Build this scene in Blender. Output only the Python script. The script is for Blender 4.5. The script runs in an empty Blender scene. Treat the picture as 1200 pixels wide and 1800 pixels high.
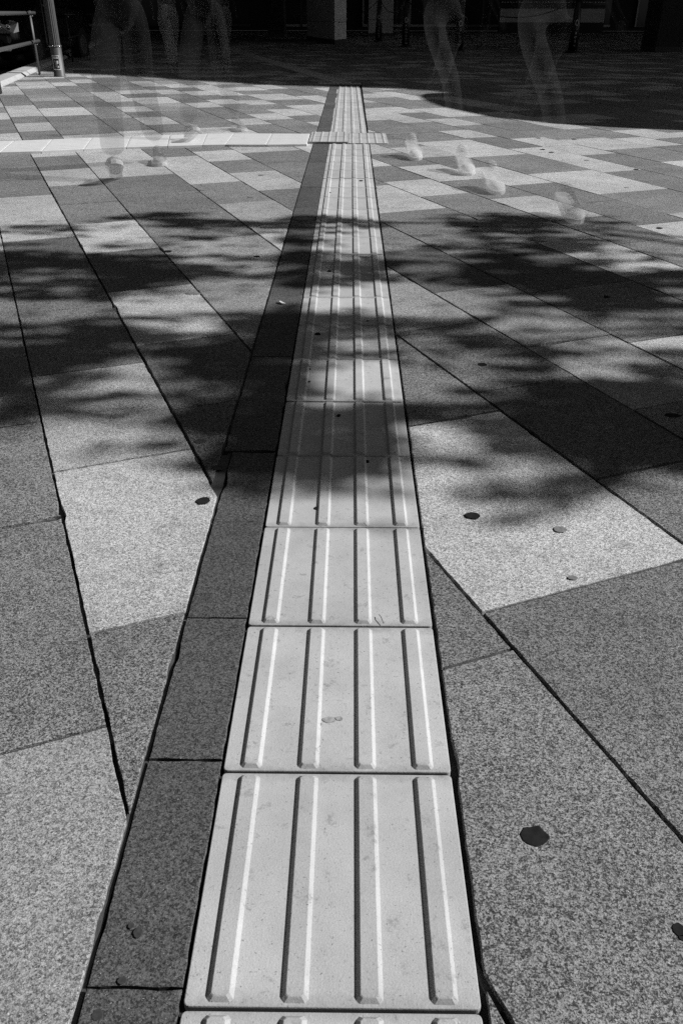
import bpy, bmesh, math, random
import numpy as np
from mathutils import Vector, Matrix, noise as mnoise

R = math.radians
random.seed(7)
rng = np.random.default_rng(7)
S = bpy.context.scene
COL = S.collection

# ------------------------------------------------------------------ camera
CX, CY, H = 0.01158, -0.4491, 0.84886
YAW, PIT, ROLL, F = -0.00965, 0.54281, -0.00167, 1456.65
cam_d = bpy.data.cameras.new('camera')
cam = bpy.data.objects.new('camera', cam_d)
COL.objects.link(cam)
S.camera = cam
cam_d.sensor_fit = 'VERTICAL'
cam_d.sensor_height = 36.0
cam_d.sensor_width = 24.0
cam_d.lens = F / 1800 * 36.0
cam_d.clip_start = 0.05
cam_d.clip_end = 400
_fw = Vector((math.sin(YAW) * math.cos(PIT), math.cos(YAW) * math.cos(PIT), -math.sin(PIT)))
_r0 = Vector((math.cos(YAW), -math.sin(YAW), 0))
_u0 = _r0.cross(_fw)
_rt = math.cos(ROLL) * _r0 - math.sin(ROLL) * _u0
_up = math.sin(ROLL) * _r0 + math.cos(ROLL) * _u0
_m = Matrix((_rt, _up, -_fw)).transposed().to_4x4()
_m.translation = Vector((CX, CY, H))
cam.matrix_world = _m

# ------------------------------------------------------------------ world, sun, exposure
SUN_EL, SUN_AZ = R(37), R(2.0)           # azimuth measured from +X towards +Y
w = bpy.data.worlds.new('World')
S.world = w
w.use_nodes = True
nt = w.node_tree
nt.nodes.clear()
sky = nt.nodes.new('ShaderNodeTexSky')
sky.sky_type = 'NISHITA'
sky.sun_disc = False
sky.sun_elevation = SUN_EL
sky.sun_rotation = R(90) - SUN_AZ
bw = nt.nodes.new('ShaderNodeRGBToBW')   # the photograph is black and white: grey daylight
bg = nt.nodes.new('ShaderNodeBackground')
bg.inputs['Strength'].default_value = 0.05
wo = nt.nodes.new('ShaderNodeOutputWorld')
nt.links.new(sky.outputs[0], bw.inputs[0])
nt.links.new(bw.outputs[0], bg.inputs['Color'])
nt.links.new(bg.outputs[0], wo.inputs['Surface'])
sd = bpy.data.lights.new('sun', 'SUN')
sd.energy = 4.9
sd.angle = R(0.5)
sd.color = (1.0, 1.0, 1.0)
sun = bpy.data.objects.new('sun', sd)
COL.objects.link(sun)
SD = Vector((math.cos(SUN_EL) * math.cos(SUN_AZ), math.cos(SUN_EL) * math.sin(SUN_AZ), math.sin(SUN_EL)))
sun.rotation_euler = SD.to_track_quat('Z', 'Y').to_euler()
sun.location = (10, 0, 12)
S.view_settings.view_transform = 'Standard'
S.view_settings.look = 'None'
S.view_settings.exposure = 0.0
S.view_settings.gamma = 1.0
S.view_settings.use_curve_mapping = False
S.cycles.use_denoising = False
S.cycles.transparent_max_bounces = 24
S.cycles.max_bounces = 6
S.cycles.caustics_reflective = False
S.cycles.caustics_refractive = False
S.cycles.sample_clamp_indirect = 0.6

# ------------------------------------------------------------------ pixel <-> ground
def at(u, v, Z=0.0):
    "point of height Z seen at pixel (u, v) of the 1200x1800 photograph"
    d = _rt * ((u - 600) / F) + _up * ((900 - v) / F) + _fw
    t = (Z - H) / d.z
    return Vector((CX + d.x * t, CY + d.y * t, Z))

def to_px(p):
    q = Vector(p) - Vector((CX, CY, H))
    d = q.dot(_fw)
    if d < 0.05:
        return None
    return 600 + F * q.dot(_rt) / d, 900 - F * q.dot(_up) / d, d

# ------------------------------------------------------------------ helpers
def tag(o, label=None, cat=None, group=None, kind=None):
    if label: o['label'] = label
    if cat: o['category'] = cat
    if group: o['group'] = group
    if kind: o['kind'] = kind
    return o

def empty(name, loc=(0, 0, 0), rz=0.0, **k):
    o = bpy.data.objects.new(name, None)
    o.empty_display_size = 0.2
    COL.objects.link(o)
    o.location = loc
    o.rotation_euler = (0, 0, rz)
    return tag(o, **k)

def link_mesh(name, me, mat=None, parent=None):
    o = bpy.data.objects.new(name, me)
    COL.objects.link(o)
    if mat is not None and not me.materials:
        me.materials.append(mat)
    if parent is not None:
        o.parent = parent
    return o

def obj(name, bm, mat=None, parent=None, smooth=False):
    me = bpy.data.meshes.new(name)
    bm.normal_update()
    bm.to_mesh(me)
    bm.free()
    if smooth:
        for p in me.polygons: p.use_smooth = True
    return link_mesh(name, me, mat, parent)

def box(bm, c, s, rot=None, bev=0.0):
    g = bmesh.ops.create_cube(bm, size=1.0)
    vs = g['verts']
    bmesh.ops.scale(bm, vec=s, verts=vs)
    if bev > 0:
        es = list({e for v in vs for e in v.link_edges})
        r = bmesh.ops.bevel(bm, geom=es, offset=bev, segments=2, affect='EDGES')
        vs = list({v for f in r['faces'] for v in f.verts} | {v for v in vs if v.is_valid})
    if rot is not None:
        bmesh.ops.rotate(bm, cent=(0, 0, 0), matrix=rot, verts=vs)
    bmesh.ops.translate(bm, vec=c, verts=vs)
    return vs

def tube(bm, pts, r, n=10, cap=True):
    pts = [Vector(p) for p in pts]
    rs = r if isinstance(r, (list, tuple)) else [r] * len(pts)
    rings = []
    for i, p in enumerate(pts):
        a = pts[max(0, i - 1)]; b = pts[min(len(pts) - 1, i + 1)]
        d = (b - a).normalized()
        ref = Vector((0, 0, 1)) if abs(d.z) < 0.9 else Vector((1, 0, 0))
        x = d.cross(ref).normalized(); y = d.cross(x)
        rings.append([bm.verts.new(p + (x * math.cos(2 * math.pi * k / n) + y * math.sin(2 * math.pi * k / n)) * rs[i]) for k in range(n)])
    for i in range(len(rings) - 1):
        for k in range(n):
            bm.faces.new((rings[i][k], rings[i][(k + 1) % n], rings[i + 1][(k + 1) % n], rings[i + 1][k]))
    if cap:
        bm.faces.new(rings[0][::-1]); bm.faces.new(rings[-1])

def lathe(bm, prof, n=24, c=(0, 0, 0)):
    rings = []
    for r, z in prof:
        rings.append([bm.verts.new((c[0] + r * math.cos(2 * math.pi * k / n), c[1] + r * math.sin(2 * math.pi * k / n), c[2] + z)) for k in range(n)])
    for i in range(len(rings) - 1):
        for k in range(n):
            bm.faces.new((rings[i][k], rings[i][(k + 1) % n], rings[i + 1][(k + 1) % n], rings[i + 1][k]))
    bm.faces.new(rings[0][::-1]); bm.faces.new(rings[-1])

def prism(bm, poly, z0, z1):
    n = len(poly)
    a = [bm.verts.new((p[0], p[1], z0)) for p in poly]
    b = [bm.verts.new((p[0], p[1], z1)) for p in poly]
    for k in range(n):
        bm.faces.new((a[k], a[(k + 1) % n], b[(k + 1) % n], b[k]))
    bm.faces.new(a[::-1]); bm.faces.new(b)

# ------------------------------------------------------------------ materials
class NB:
    def __init__(s, name):
        s.m = bpy.data.materials.new(name); s.m.use_nodes = True
        s.t = s.m.node_tree; s.t.nodes.clear()
        s.out = s.n('ShaderNodeOutputMaterial')
        s.b = s.n('ShaderNodeBsdfPrincipled')
        s.l(s.b.outputs[0], s.out.inputs['Surface'])
        s.pos = None
    def n(s, t, **k):
        x = s.t.nodes.new(t)
        for a, v in k.items(): setattr(x, a, v)
        return x
    def l(s, a, b): s.t.links.new(a, b)
    def P(s):
        if s.pos is None: s.pos = s.n('ShaderNodeNewGeometry').outputs['Position']
        return s.pos
    def noise(s, scale, detail=2, rough=0.5, vec=None):
        x = s.n('ShaderNodeTexNoise'); x.inputs['Scale'].default_value = scale
        x.inputs['Detail'].default_value = detail; x.inputs['Roughness'].default_value = rough
        s.l(vec or s.P(), x.inputs['Vector']); return x.outputs['Fac']
    def ramp(s, fac, stops):
        x = s.n('ShaderNodeValToRGB'); e = x.color_ramp.elements
        while len(e) < len(stops): e.new(0.5)
        for i, (p, c) in enumerate(stops):
            e[i].position = p; e[i].color = (c, c, c, 1)
        s.l(fac, x.inputs['Fac']); return x.outputs['Color']
    def math(s, op, a, b=None, c=None):
        x = s.n('ShaderNodeMath', operation=op)
        for i, v in enumerate((a, b, c)):
            if v is None: continue
            if isinstance(v, (int, float)): x.inputs[i].default_value = v
            else: s.l(v, x.inputs[i])
        return x.outputs[0]
    def mul(s, col, val):
        x = s.n('ShaderNodeMix', data_type='RGBA', blend_type='MULTIPLY'); x.inputs[0].default_value = 1
        s.l(col, x.inputs[6]); s.l(val, x.inputs[7]); return x.outputs[2]
    def bump(s, h, dist, strength=1.0):
        x = s.n('ShaderNodeBump'); x.inputs['Distance'].default_value = dist
        x.inputs['Strength'].default_value = strength
        s.l(h, x.inputs['Height']); s.l(x.outputs[0], s.b.inputs['Normal'])
    def n_bw(s, c):
        x = s.n('ShaderNodeRGBToBW'); s.l(c, x.inputs[0]); return x.outputs[0]
    def base(s, c): 
        if isinstance(c, (int, float)): s.b.inputs['Base Color'].default_value = (c, c, c, 1)
        else: s.l(c, s.b.inputs['Base Color'])
    def rough(s, v): s.b.inputs['Roughness'].default_value = v

def granite(name, lo, hi, spark=0.9, bump=0.0022, con=0.16):
    k = NB(name)
    def cells(scale):
        x = k.n('ShaderNodeTexVoronoi'); x.inputs['Scale'].default_value = scale
        k.l(k.P(), x.inputs['Vector'])
        sp = k.n('ShaderNodeSeparateColor'); k.l(x.outputs['Color'], sp.inputs[0])
        return sp.outputs[0]
    v1, v2, n1 = cells(660), cells(320), k.noise(440, 3, 0.8)
    mx = k.math('ADD', k.math('ADD', k.math('MULTIPLY', v1, 0.30), k.math('MULTIPLY', v2, 0.22)), k.math('MULTIPLY', n1, 0.48))
    c = k.ramp(mx, [(0.5 - con * 1.7, lo * 0.35), (0.5 - con * 0.6, lo * .95), (0.5, (lo + hi) / 2), (0.5 + con * .75, hi), (0.5 + con * 1.6, min(.9, hi * 1.3))])
    sp = k.ramp(k.noise(420, 1, 0.5, None), [(0.745, 0.0), (0.77, 1.0)])
    big = k.ramp(k.noise(2.6, 4, 0.6), [(0.3, 0.80), (0.7, 1.12)])
    dirt = k.ramp(k.noise(14, 4, 0.65), [(0.28, 0.72), (0.46, 1.0)])
    at_ = k.n('ShaderNodeAttribute', attribute_name='tone')
    tone = k.math('ADD', k.math('MULTIPLY', at_.outputs['Fac'], 0.26), 0.87)
    c = k.mul(k.mul(c, big), dirt)
    c = k.mul(c, tone)
    ms = k.n('ShaderNodeMix', data_type='RGBA'); k.l(sp, ms.inputs[0]); k.l(c, ms.inputs[6]); ms.inputs[7].default_value = (spark, spark, spark, 1)
    k.base(ms.outputs[2]); k.rough(0.85); k.b.inputs['Specular IOR Level'].default_value = 0.25
    k.bump(mx, bump, 1.0)
    return k.m

M_L = granite('light_granite', 0.31, 0.66, 0.85, 0.0018, 0.155)
M_K = granite('pale_grey_granite', 0.18, 0.46, 0.8, 0.0022, 0.16)
M_M = granite('grey_granite', 0.090, 0.33, 0.75, 0.0026, 0.135)
M_D = granite('dark_granite', 0.055, 0.22, 0.6, 0.0024, 0.15)
M_B = granite('border_granite', 0.055, 0.16, 0.5, 0.0018, 0.17)
M_P = granite('vignetted_light_granite', 0.22, 0.44, 0.9, 0.0018, 0.14)  # light granite for one corner slab, vignetting darkened into its colour
MATS = {'P': M_P, 'L': M_L, 'K': M_K, 'M': M_M, 'D': M_D}

def plain(name, c, rough=0.6, metal=0.0, var=0.15, scale=8.0, bump=0.0):
    k = NB(name)
    v = k.noise(scale, 4, 0.6)
    k.base(k.ramp(v, [(0.3, c * (1 - var)), (0.7, c * (1 + var))]))
    k.rough(rough); k.b.inputs['Metallic'].default_value = metal
    if bump: k.bump(k.noise(scale * 12, 3), bump)
    return k.m

def tile_mat():
    k = NB('tactile_concrete')
    fine = k.noise(700, 2, 0.6)
    base = k.ramp(fine, [(0.3, 0.48), (0.7, 0.60)])
    pits = k.ramp(k.noise(260, 2, 0.7), [(0.27, 0.40), (0.36, 1.0)])
    soil = k.ramp(k.noise(9, 5, 0.65), [(0.3, 0.84), (0.62, 1.03)])
    big = k.ramp(k.noise(1.7, 2, 0.5), [(0.3, 0.92), (0.7, 1.05)])
    oi = k.n('ShaderNodeObjectInfo')
    tone = k.math('ADD', k.math('MULTIPLY', oi.outputs['Random'], 0.13), 0.92)
    tc = k.n('ShaderNodeTexCoord'); sx = k.n('ShaderNodeSeparateXYZ'); k.l(tc.outputs['Object'], sx.inputs[0])
    ay = k.math('ABSOLUTE', sx.outputs[1])
    jag = k.math('MULTIPLY', k.math('SUBTRACT', k.noise(70, 4, 0.7), 0.5), 0.05)
    edge = k.ramp(k.math('MULTIPLY', k.math('ADD', ay, jag), 6.0), [(0.78, 1.0), (0.93, 0.70)])
    scuff = k.ramp(k.noise(38, 5, 0.75), [(0.33, 0.70), (0.42, 1.0)])
    tone = k.math('MULTIPLY', k.math('MULTIPLY', tone, k.n_bw(edge)), k.n_bw(scuff))
    k.base(k.mul(k.mul(k.mul(k.mul(base, pits), soil), big), tone))
    k.rough(0.75); k.b.inputs['Specular IOR Level'].default_value = 0.3
    k.bump(k.noise(420, 3, 0.6), 0.0005, 0.8)
    return k.m
M_T = tile_mat()
M_PATH = plain('pale_path_concrete', 0.68, 0.7, 0, 0.07, 9, 0.0004)
M_BAR = plain('tactile_bar_worn', 0.68, 0.7, 0, 0.07, 30, 0.0003)
M_MORTAR = plain('joint_mortar', 0.065, 0.95, 0, 0.35, 60, 0.001)
M_SAND = plain('joint_sand_grit', 0.07, 1.0, 0, 0.5, 90, 0.002)
M_SOIL = plain('joint_soil', 0.026, 1.0, 0, 0.4, 40, 0.002)
M_ASPH = plain('asphalt', 0.06, 0.9, 0, 0.3, 30, 0.003)
M_KERB = plain('kerb_concrete', 0.48, 0.8, 0, 0.12, 14, 0.001)
M_GUM = plain('flattened_gum', 0.02, 0.95, 0, 0.3, 90, 0.0004)
M_GUM.node_tree.nodes['Principled BSDF'].inputs['Specular IOR Level'].default_value = .1
M_STAIN = plain('dark_smear', 0.20, 0.9, 0, 0.35, 120)
M_SOFT = plain('soft_dark_stain', 0.045, 0.95, 0, 0.4, 200)
M_SMUDGE = plain('faint_smudge', 0.33, 0.9, 0, 0.4, 160)
M_PAPER = plain('white_paper', 0.75, 0.7, 0, 0.06, 20)
M_STEEL = plain('painted_steel', 0.10, 0.45, 0.2, 0.12, 20)
M_DARKM = plain('dark_painted_metal', 0.025, 0.35, 0.3, 0.2, 15)
M_POLE = plain('grey_pole_paint', 0.09, 0.5, 0.1, 0.12, 25)
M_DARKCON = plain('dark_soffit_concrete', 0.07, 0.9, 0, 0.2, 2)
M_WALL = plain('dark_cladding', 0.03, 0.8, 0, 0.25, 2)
M_COLM = plain('pale_column_stone', 0.78, 0.7, 0, 0.12, 3)
M_COLM2 = plain('grey_column_stone', 0.55, 0.7, 0, 0.12, 3)
M_CHROME = plain('bright_metal', 0.8, 0.12, 1.0, 0.05, 5)
M_CARP = plain('black_car_paint', 0.012, 0.12, 0.2, 0.1, 5)
M_GLASSD = plain('dark_glass', 0.01, 0.05, 0.0, 0.1, 5)
M_RUB = plain('tyre_rubber', 0.015, 0.85, 0, 0.2, 20)
M_WHITE = plain('white_print', 0.8, 0.6, 0, 0.04, 20)
M_BLACKP = plain('black_print', 0.02, 0.6, 0, 0.2, 20)
M_GREYP = plain('grey_print', 0.25, 0.6, 0, 0.4, 90)
M_BARK = plain('bark', 0.09, 0.95, 0, 0.35, 18, 0.006)
M_LEAF = plain('leaf', 0.07, 0.55, 0, 0.3, 6)
def lens_mat():
    k = NB('headlight_lens'); k.base(0.55); k.rough(0.12)
    k.b.inputs['Metallic'].default_value = 0.6
    return k.m
M_LENS = lens_mat()

def ghost(name, c, alpha, rough=0.9):
    k = NB(name)
    tr = k.n('ShaderNodeBsdfTransparent'); mx = k.n('ShaderNodeMixShader')
    mx.inputs[0].default_value = alpha
    k.l(tr.outputs[0], mx.inputs[1]); k.l(k.b.outputs[0], mx.inputs[2]); k.l(mx.outputs[0], k.out.inputs['Surface'])
    v = k.noise(30, 3); k.base(k.ramp(v, [(0.3, c * 0.85), (0.7, c * 1.1)])); k.rough(rough)
    return k.m

# ------------------------------------------------------------------ ground sheets
def quad_sheet(name, x0, x1, y0, y1, z, mat, kind='structure', cuts=0):
    bm = bmesh.new()
    vs = [bm.verts.new(p) for p in ((x0, y0, z), (x1, y0, z), (x1, y1, z), (x0, y1, z))]
    bm.faces.new(vs)
    o = obj(name, bm, mat)
    tag(o, kind=kind)
    return o
ground = quad_sheet('ground', -150, 150, -30, 260, -0.14, M_ASPH)
tag(ground, 'dark ground sheet below the whole square')

# kerb line (pavement side) found from the photograph
KA = at(7, 151.5); KB = at(52, 131.5)
KD = (KB - KA).normalized()
KN = Vector((KD.y, -KD.x, 0))          # towards the pavement (+x)
if KN.x < 0: KN = -KN

# ------------------------------------------------------------------ paving slabs
AR = R(112.5)
D2 = Vector((math.cos(AR), math.sin(AR))); N2 = Vector((math.sin(AR), -math.cos(AR)))
def W(s, t): return (D2.x * s + N2.x * t, D2.y * s + N2.y * t)

T = [-1.975, -1.67, -1.215, -0.91, -0.605, -0.15, .155, .46, .915, 1.222, 1.53, 1.98, 2.287, 2.597, 2.907, 3.39, 3.69, 4.0, 4.45, 4.75, 5.13]
pat = [.305, .305, .45]
i = 0
while T[-1] < 34:
    T.append(T[-1] + pat[i % 3]); i += 1
ROWS = {   # near edge of the course: (joint distance, tone nearer, tone farther)
-0.605: [(.474,'P','M'),(1.071,'M','M'),(1.546,'M','M'),(2.033,'M','M'),(2.616,'M','M')],
-0.15: [(.685,'M','L'),(1.27,'L','L'),(1.856,'L','M'),(2.44,'M','M'),(2.955,'M','D'),(3.506,'D','L'),(4.115,'L','L'),(4.564,'L','M'),(5.1,'M','M'),(5.7,'M','M'),(7.43,'L','M')],
.155: [(.405,'M','M'),(1.0,'D','D'),(1.50,'D','D'),(2.0,'D','L'),(2.587,'L','D'),(3.172,'D','L'),(3.754,'L','M'),(4.245,'M','M'),(4.81,'M','L'),(5.404,'L','M'),(6.0,'M','L'),(7.50,'M','L'),(8.14,'L','M'),(8.72,'M','L'),(9.84,'L','M'),(10.5,'M','M'),(11.27,'M','L'),(12.61,'L','M')],
.46: [(.502,'M','L'),(1.195,'L','M'),(1.893,'M','K'),(2.703,'K','K'),(3.25,'K','M'),(3.8,'M','M'),(4.4,'M','M'),(4.98,'M','L'),(5.6,'L','L'),(8.65,'M','L'),(9.44,'L','M'),(10.28,'M','K'),(11.17,'K','M'),(12.15,'M','L'),(12.87,'L','L')],
.915: [(.812,'M','D'),(1.314,'D','M'),(1.82,'M','K'),(2.4,'K','L'),(3.41,'L','K'),(3.97,'K','M'),(4.595,'M','L'),(5.13,'L','L'),(5.68,'L','M'),(8.26,'M','K'),(9.39,'K','M'),(10.76,'M','K'),(11.3,'K','M'),(12.48,'M','L'),(13.12,'L','M'),(14.06,'M','L')],
1.222: [(1.074,'M','K'),(1.56,'K','K'),(2.153,'K','D'),(2.75,'D','M'),(3.3,'M','M'),(3.754,'M','M'),(4.258,'M','L'),(4.888,'L','M'),(5.375,'M','L'),(5.86,'L','M'),(7.6,'M','L'),(8.23,'L','M'),(8.77,'M','L'),(9.31,'L','M'),(9.92,'M','L'),(10.62,'L','L'),(11.34,'L','M'),(12.88,'M','L'),(13.64,'L','M'),(14.29,'M','L'),(14.95,'L','M')],
1.53: [(2.03,'M','D'),(2.62,'D','M'),(3.02,'M','M'),(3.462,'M','L'),(4.17,'L','M'),(5.676,'M','L'),(7.22,'L','M'),(8.74,'M','K'),(9.59,'K','L'),(10.35,'L','M'),(12.0,'M','M'),(12.96,'M','M'),(13.97,'M','L')],
1.98: [(2.08,'M','L'),(2.66,'L','M'),(3.16,'M','M'),(3.78,'M','L'),(4.26,'L','M'),(4.79,'M','L'),(7.3,'M','L'),(7.78,'L','M'),(8.94,'M','L'),(9.5,'L','M'),(10.72,'M','L'),(11.38,'L','M'),(11.99,'M','L')],
2.287: [(2.51,'M','M'),(3.01,'M','L'),(4.72,'L','M'),(7.6,'M','L'),(8.15,'L','M'),(9.23,'M','L'),(9.77,'L','M'),(11.63,'M','L'),(12.93,'K','M'),(13.38,'M','L')],
2.597: [(2.78,'L','M'),(3.31,'M','M'),(3.89,'M','L'),(4.52,'L','M'),(5.02,'M','L'),(5.53,'L','M'),(7.31,'L','M'),(7.85,'M','L'),(8.51,'L','M'),(9.05,'M','L'),(9.59,'L','M'),(10.25,'M','L'),(11.45,'L','L')],
2.907: [(3.48,'M','L'),(4.18,'L','M'),(4.91,'M','L'),(5.74,'L','M'),(7.22,'M','L'),(8.84,'L','M'),(9.5,'M','L'),(10.3,'L','M'),(11.99,'M','L'),(12.93,'L','M')],
3.39: [(4.07,'M','L'),(4.58,'L','L'),(5.17,'L','M'),(5.81,'M','L'),(6.29,'L','M'),(6.93,'M','L'),(8.24,'L','M'),(10.99,'M','L'),(11.7,'L','M')],
3.69: [(4.72,'M','L'),(6.57,'M','L'),(7.12,'L','M'),(8.87,'M','L')],
4.0: [(4.28,'L','M'),(7.23,'M','L'),(8.05,'L','M'),(9.35,'M','L'),(10.98,'L','M')],
4.45: [(4.89,'M','L'),(5.38,'L','M'),(6.01,'M','L'),(8.93,'M','L')],
4.75: [(5.79,'L','M'),(10.35,'M','L')],
}
def course(k):
    "list of (s0, s1, tone) along course k"
    rr = random.Random(1000 + k)
    t0 = T[k]
    J = [j for j in ROWS.get(t0, [])]
    out = []
    def fill(a, b, tone):
        L = b - a
        n = max(1, round(L / 0.56)) if L > 0.78 else 1
        for q in range(n):
            out.append((a + L * q / n, a + L * (q + 1) / n, tone))
    def wild(a, b, dirn):
        prev = None
        x = a
        while (b - x) * dirn > 0:
            L = rr.choice((.45, .5, .55, .58, .6, .62))
            y = x + dirn * L
            tn = rr.choice('LM' if prev != 'L' else 'MMK')
            if prev == 'M' and rr.random() < .35: tn = 'M'
            out.append((min(x, y), max(x, y), tn)); prev = tn; x = y
    if J:
        s = J[0][0]
        out.append((s - .55, s, J[0][1])); wild(s - .55, -20, -1)
        for a, b in zip(J, J[1:]):
            if b[0] - a[0] > 1.6 and a[2] == b[1]:
                # long unread stretch: alternate in between
                n = max(2, round((b[0] - a[0]) / .56)); st = (b[0] - a[0]) / n
                for q in range(n):
                    tn = a[2] if q in (0, n - 1) or rr.random() < .55 else ('L' if a[2] != 'L' else 'M')
                    out.append((a[0] + q * st, a[0] + (q + 1) * st, tn))
            else:
                if a[2] != b[1] and b[0] - a[0] > .9:
                    m = (a[0] + b[0]) / 2
                    fill(a[0], m, a[2]); fill(m, b[0], b[1])
                else:
                    fill(a[0], b[0], a[2])
        s = J[-1][0]
        out.append((s, s + .57, J[-1][2])); wild(s + .57, 46, 1)
    else:
        s = rr.uniform(0, .5)
        wild(s, 46, 1); wild(s, -20, -1)
    return out

def clip(poly, a, b, c):
    "keep a*x + b*y <= c"
    out = []
    n = len(poly)
    for i in range(n):
        p, q = poly[i], poly[(i + 1) % n]
        dp = a * p[0] + b * p[1] - c; dq = a * q[0] + b * q[1] - c
        if dp <= 0: out.append(p)
        if dp * dq < 0:
            u = dp / (dp - dq)
            out.append((p[0] + (q[0] - p[0]) * u, p[1] + (q[1] - p[1]) * u))
    return out
def area(poly):
    return 0.5 * sum(poly[i][0] * poly[(i + 1) % len(poly)][1] - poly[(i + 1) % len(poly)][0] * poly[i][1] for i in range(len(poly)))

XL, XR, YEND = -.2755, .1548, 12.27
XN, YN = -.2575, 1.02          # the border is a little narrower near the camera
kc = KN.x * KA.x + KN.y * KA.y
SLABS = []
for k in range(len(T) - 1):
    rr = random.Random(50 + k)
    gt0 = rr.uniform(.0024, .0040); gt1 = rr.uniform(.0024, .0040)
    for s0, s1, tn in course(k):
        gs = rr.uniform(.0018, .0032)
        ws = W((s0 + s1) / 2, (T[k] + T[k + 1]) / 2)
        if ws[1] < 1.7: gs = rr.uniform(.0032, .0044)
        elif ws[1] < 4.2: gs = rr.uniform(.0026, .0038)
        t0, t1 = T[k] + gt0, T[k + 1] - gt1
        P = [W(s0 + gs, t1), W(s1 - gs, t1), W(s1 - gs, t0), W(s0 + gs, t0)]
        if area(P) < 0: P = P[::-1]
        cx = sum(p[0] for p in P) / 4; cy = sum(p[1] for p in P) / 4
        if cy < -1.6 or cy > 46 or abs(cx) > 2.2 + .52 * max(0, cy + 1.2): continue
        regs = [[(1, 0, XN if T[k] < .15 else XL), (0, 1, YEND)], [(-1, 0, -XR), (0, 1, YEND)], [(0, -1, -YEND)]]
        for rg in regs:
            Q = P
            for h in rg:
                Q = clip(Q, *h)
                if len(Q) < 3: break
            if len(Q) >= 3:
                Q = clip(Q, -KN.x, -KN.y, -kc)      # stop at the kerb
            if len(Q) < 3 or area(Q) < 2e-4: continue
            c = Vector((sum(p[0] for p in Q) / len(Q), sum(p[1] for p in Q) / len(Q), 0))
            pv = to_px(c)
            sc = 0
            if pv and -250 < pv[0] < 1450 and 0 < pv[1] < 2300:
                sc = area(Q) / pv[2] ** 3
            SLABS.append((sc, Q, tn, rr.random(), rr.random()))
SLABS.sort(key=lambda x: -x[0])

def slab_verts(poly, near, rs):
    pts = []
    n = len(poly)
    for i in range(n):
        p, q = Vector(poly[i]), Vector(poly[(i + 1) % n])
        L = (q - p).length
        m = max(1, int(L / (.012 if near > 1 else .035))) if near else 1
        nn = Vector((-(q - p).y, (q - p).x)).normalized() if L > 0 else Vector((0, 0))
        for j in range(m):
            u = j / m
            x = p.lerp(q, u)
            if near and 0 < j:
                a = mnoise.noise(Vector((x.x * 38, x.y * 38, rs * 9))) * .0019 + mnoise.noise(Vector((x.x * 120, x.y * 120, 3))) * .0012
                chip = mnoise.noise(Vector((x.x * 11, x.y * 11, 7.7)))
                if chip > .34: a += .003 * (chip - .34) * 5
                x = x + nn * max(-.0006, a)
            pts.append(x)
    return pts

def slab_into(bm, poly, near, rs, bev=.0008, thick=.055, zt=None):
    pts = slab_verts(poly, near, rs)
    n = len(pts)
    c = sum(pts, Vector((0, 0))) / n
    z = (rs - .5) * .0024 if zt is None else zt
    tx, ty = (random.random() - .5) * .002, (random.random() - .5) * .002
    f = lambda p, dz: (p.x, p.y, z + dz + (p.x - c.x) * tx + (p.y - c.y) * ty)
    ins = []
    for i in range(n):
        a, b, d = pts[i - 1], pts[i], pts[(i + 1) % n]
        e1 = (b - a).normalized() if (b - a).length > 1e-9 else Vector((1, 0)); e2 = (d - b).normalized() if (d - b).length > 1e-9 else e1
        n1 = Vector((-e1.y, e1.x)); n2 = Vector((-e2.y, e2.x))
        m = (n1 + n2)
        m = m.normalized() if m.length > 1e-6 else n1
        k = min(2.2, 1 / max(.3, m.dot(n1)))
        ins.append(b + m * bev * k)
    top = [bm.verts.new(f(p, 0)) for p in ins]
    mid = [bm.verts.new(f(p, -bev * .8)) for p in pts]
    bot = [bm.verts.new(f(p, -thick)) for p in pts]
    fs = [bm.faces.new(top)]
    for i in range(n):
        j = (i + 1) % n
        fs.append(bm.faces.new((mid[i], mid[j], top[j], top[i])))
        fs.append(bm.faces.new((bot[i], bot[j], mid[j], mid[i])))
    return fs

def set_tone(me, vals):
    a = me.attributes.new('tone', 'FLOAT', 'FACE')
    a.data.foreach_set('value', vals)

bedding = quad_sheet('pavement', -6.2, 26, -2.5, 46, -.011, M_SOIL)
# keep the bedding on the pavement side of the kerb
bm = bmesh.new()
poly = [(-12, -2.5), (26, -2.5), (26, 46), (-12, 46)]
poly = clip(poly, -KN.x, -KN.y, -(kc - .02))
bm.faces.new([bm.verts.new((p[0], p[1], -.011)) for p in poly])
bm.to_mesh(bedding.data); bm.free()
tag(bedding, 'granite slab pavement of light and grey slabs laid in diagonal courses')
NIND = 296
far_bm = bmesh.new(); far_tone = []; far_mat = []
order = ['L', 'K', 'M', 'D', 'P']
for i, (sc, Q, tn, rs, tv) in enumerate(SLABS):
    cy = sum(p[1] for p in Q) / len(Q)
    if i < NIND:
        bm = bmesh.new()
        near = 2 if cy < 1.9 else (1 if cy < 4.5 else 0)
        slab_into(bm, Q, near, rs)
        o = obj('paving_slab', bm, MATS[tn], bedding)
        set_tone(o.data, [tv] * len(o.data.polygons))
    else:
        fs = slab_into(far_bm, Q, 0, rs)
        far_tone += [tv] * len(fs); far_mat += [order.index(tn)] * len(fs)
me = bpy.data.meshes.new('paving_slab_field')
far_bm.normal_update(); far_bm.to_mesh(me); far_bm.free()
for t_ in order: me.materials.append(MATS[t_])
me.polygons.foreach_set('material_index', far_mat)
set_tone(me, far_tone)
tag(link_mesh('paving_slab_field', me, None, bedding), kind='stuff')

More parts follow.
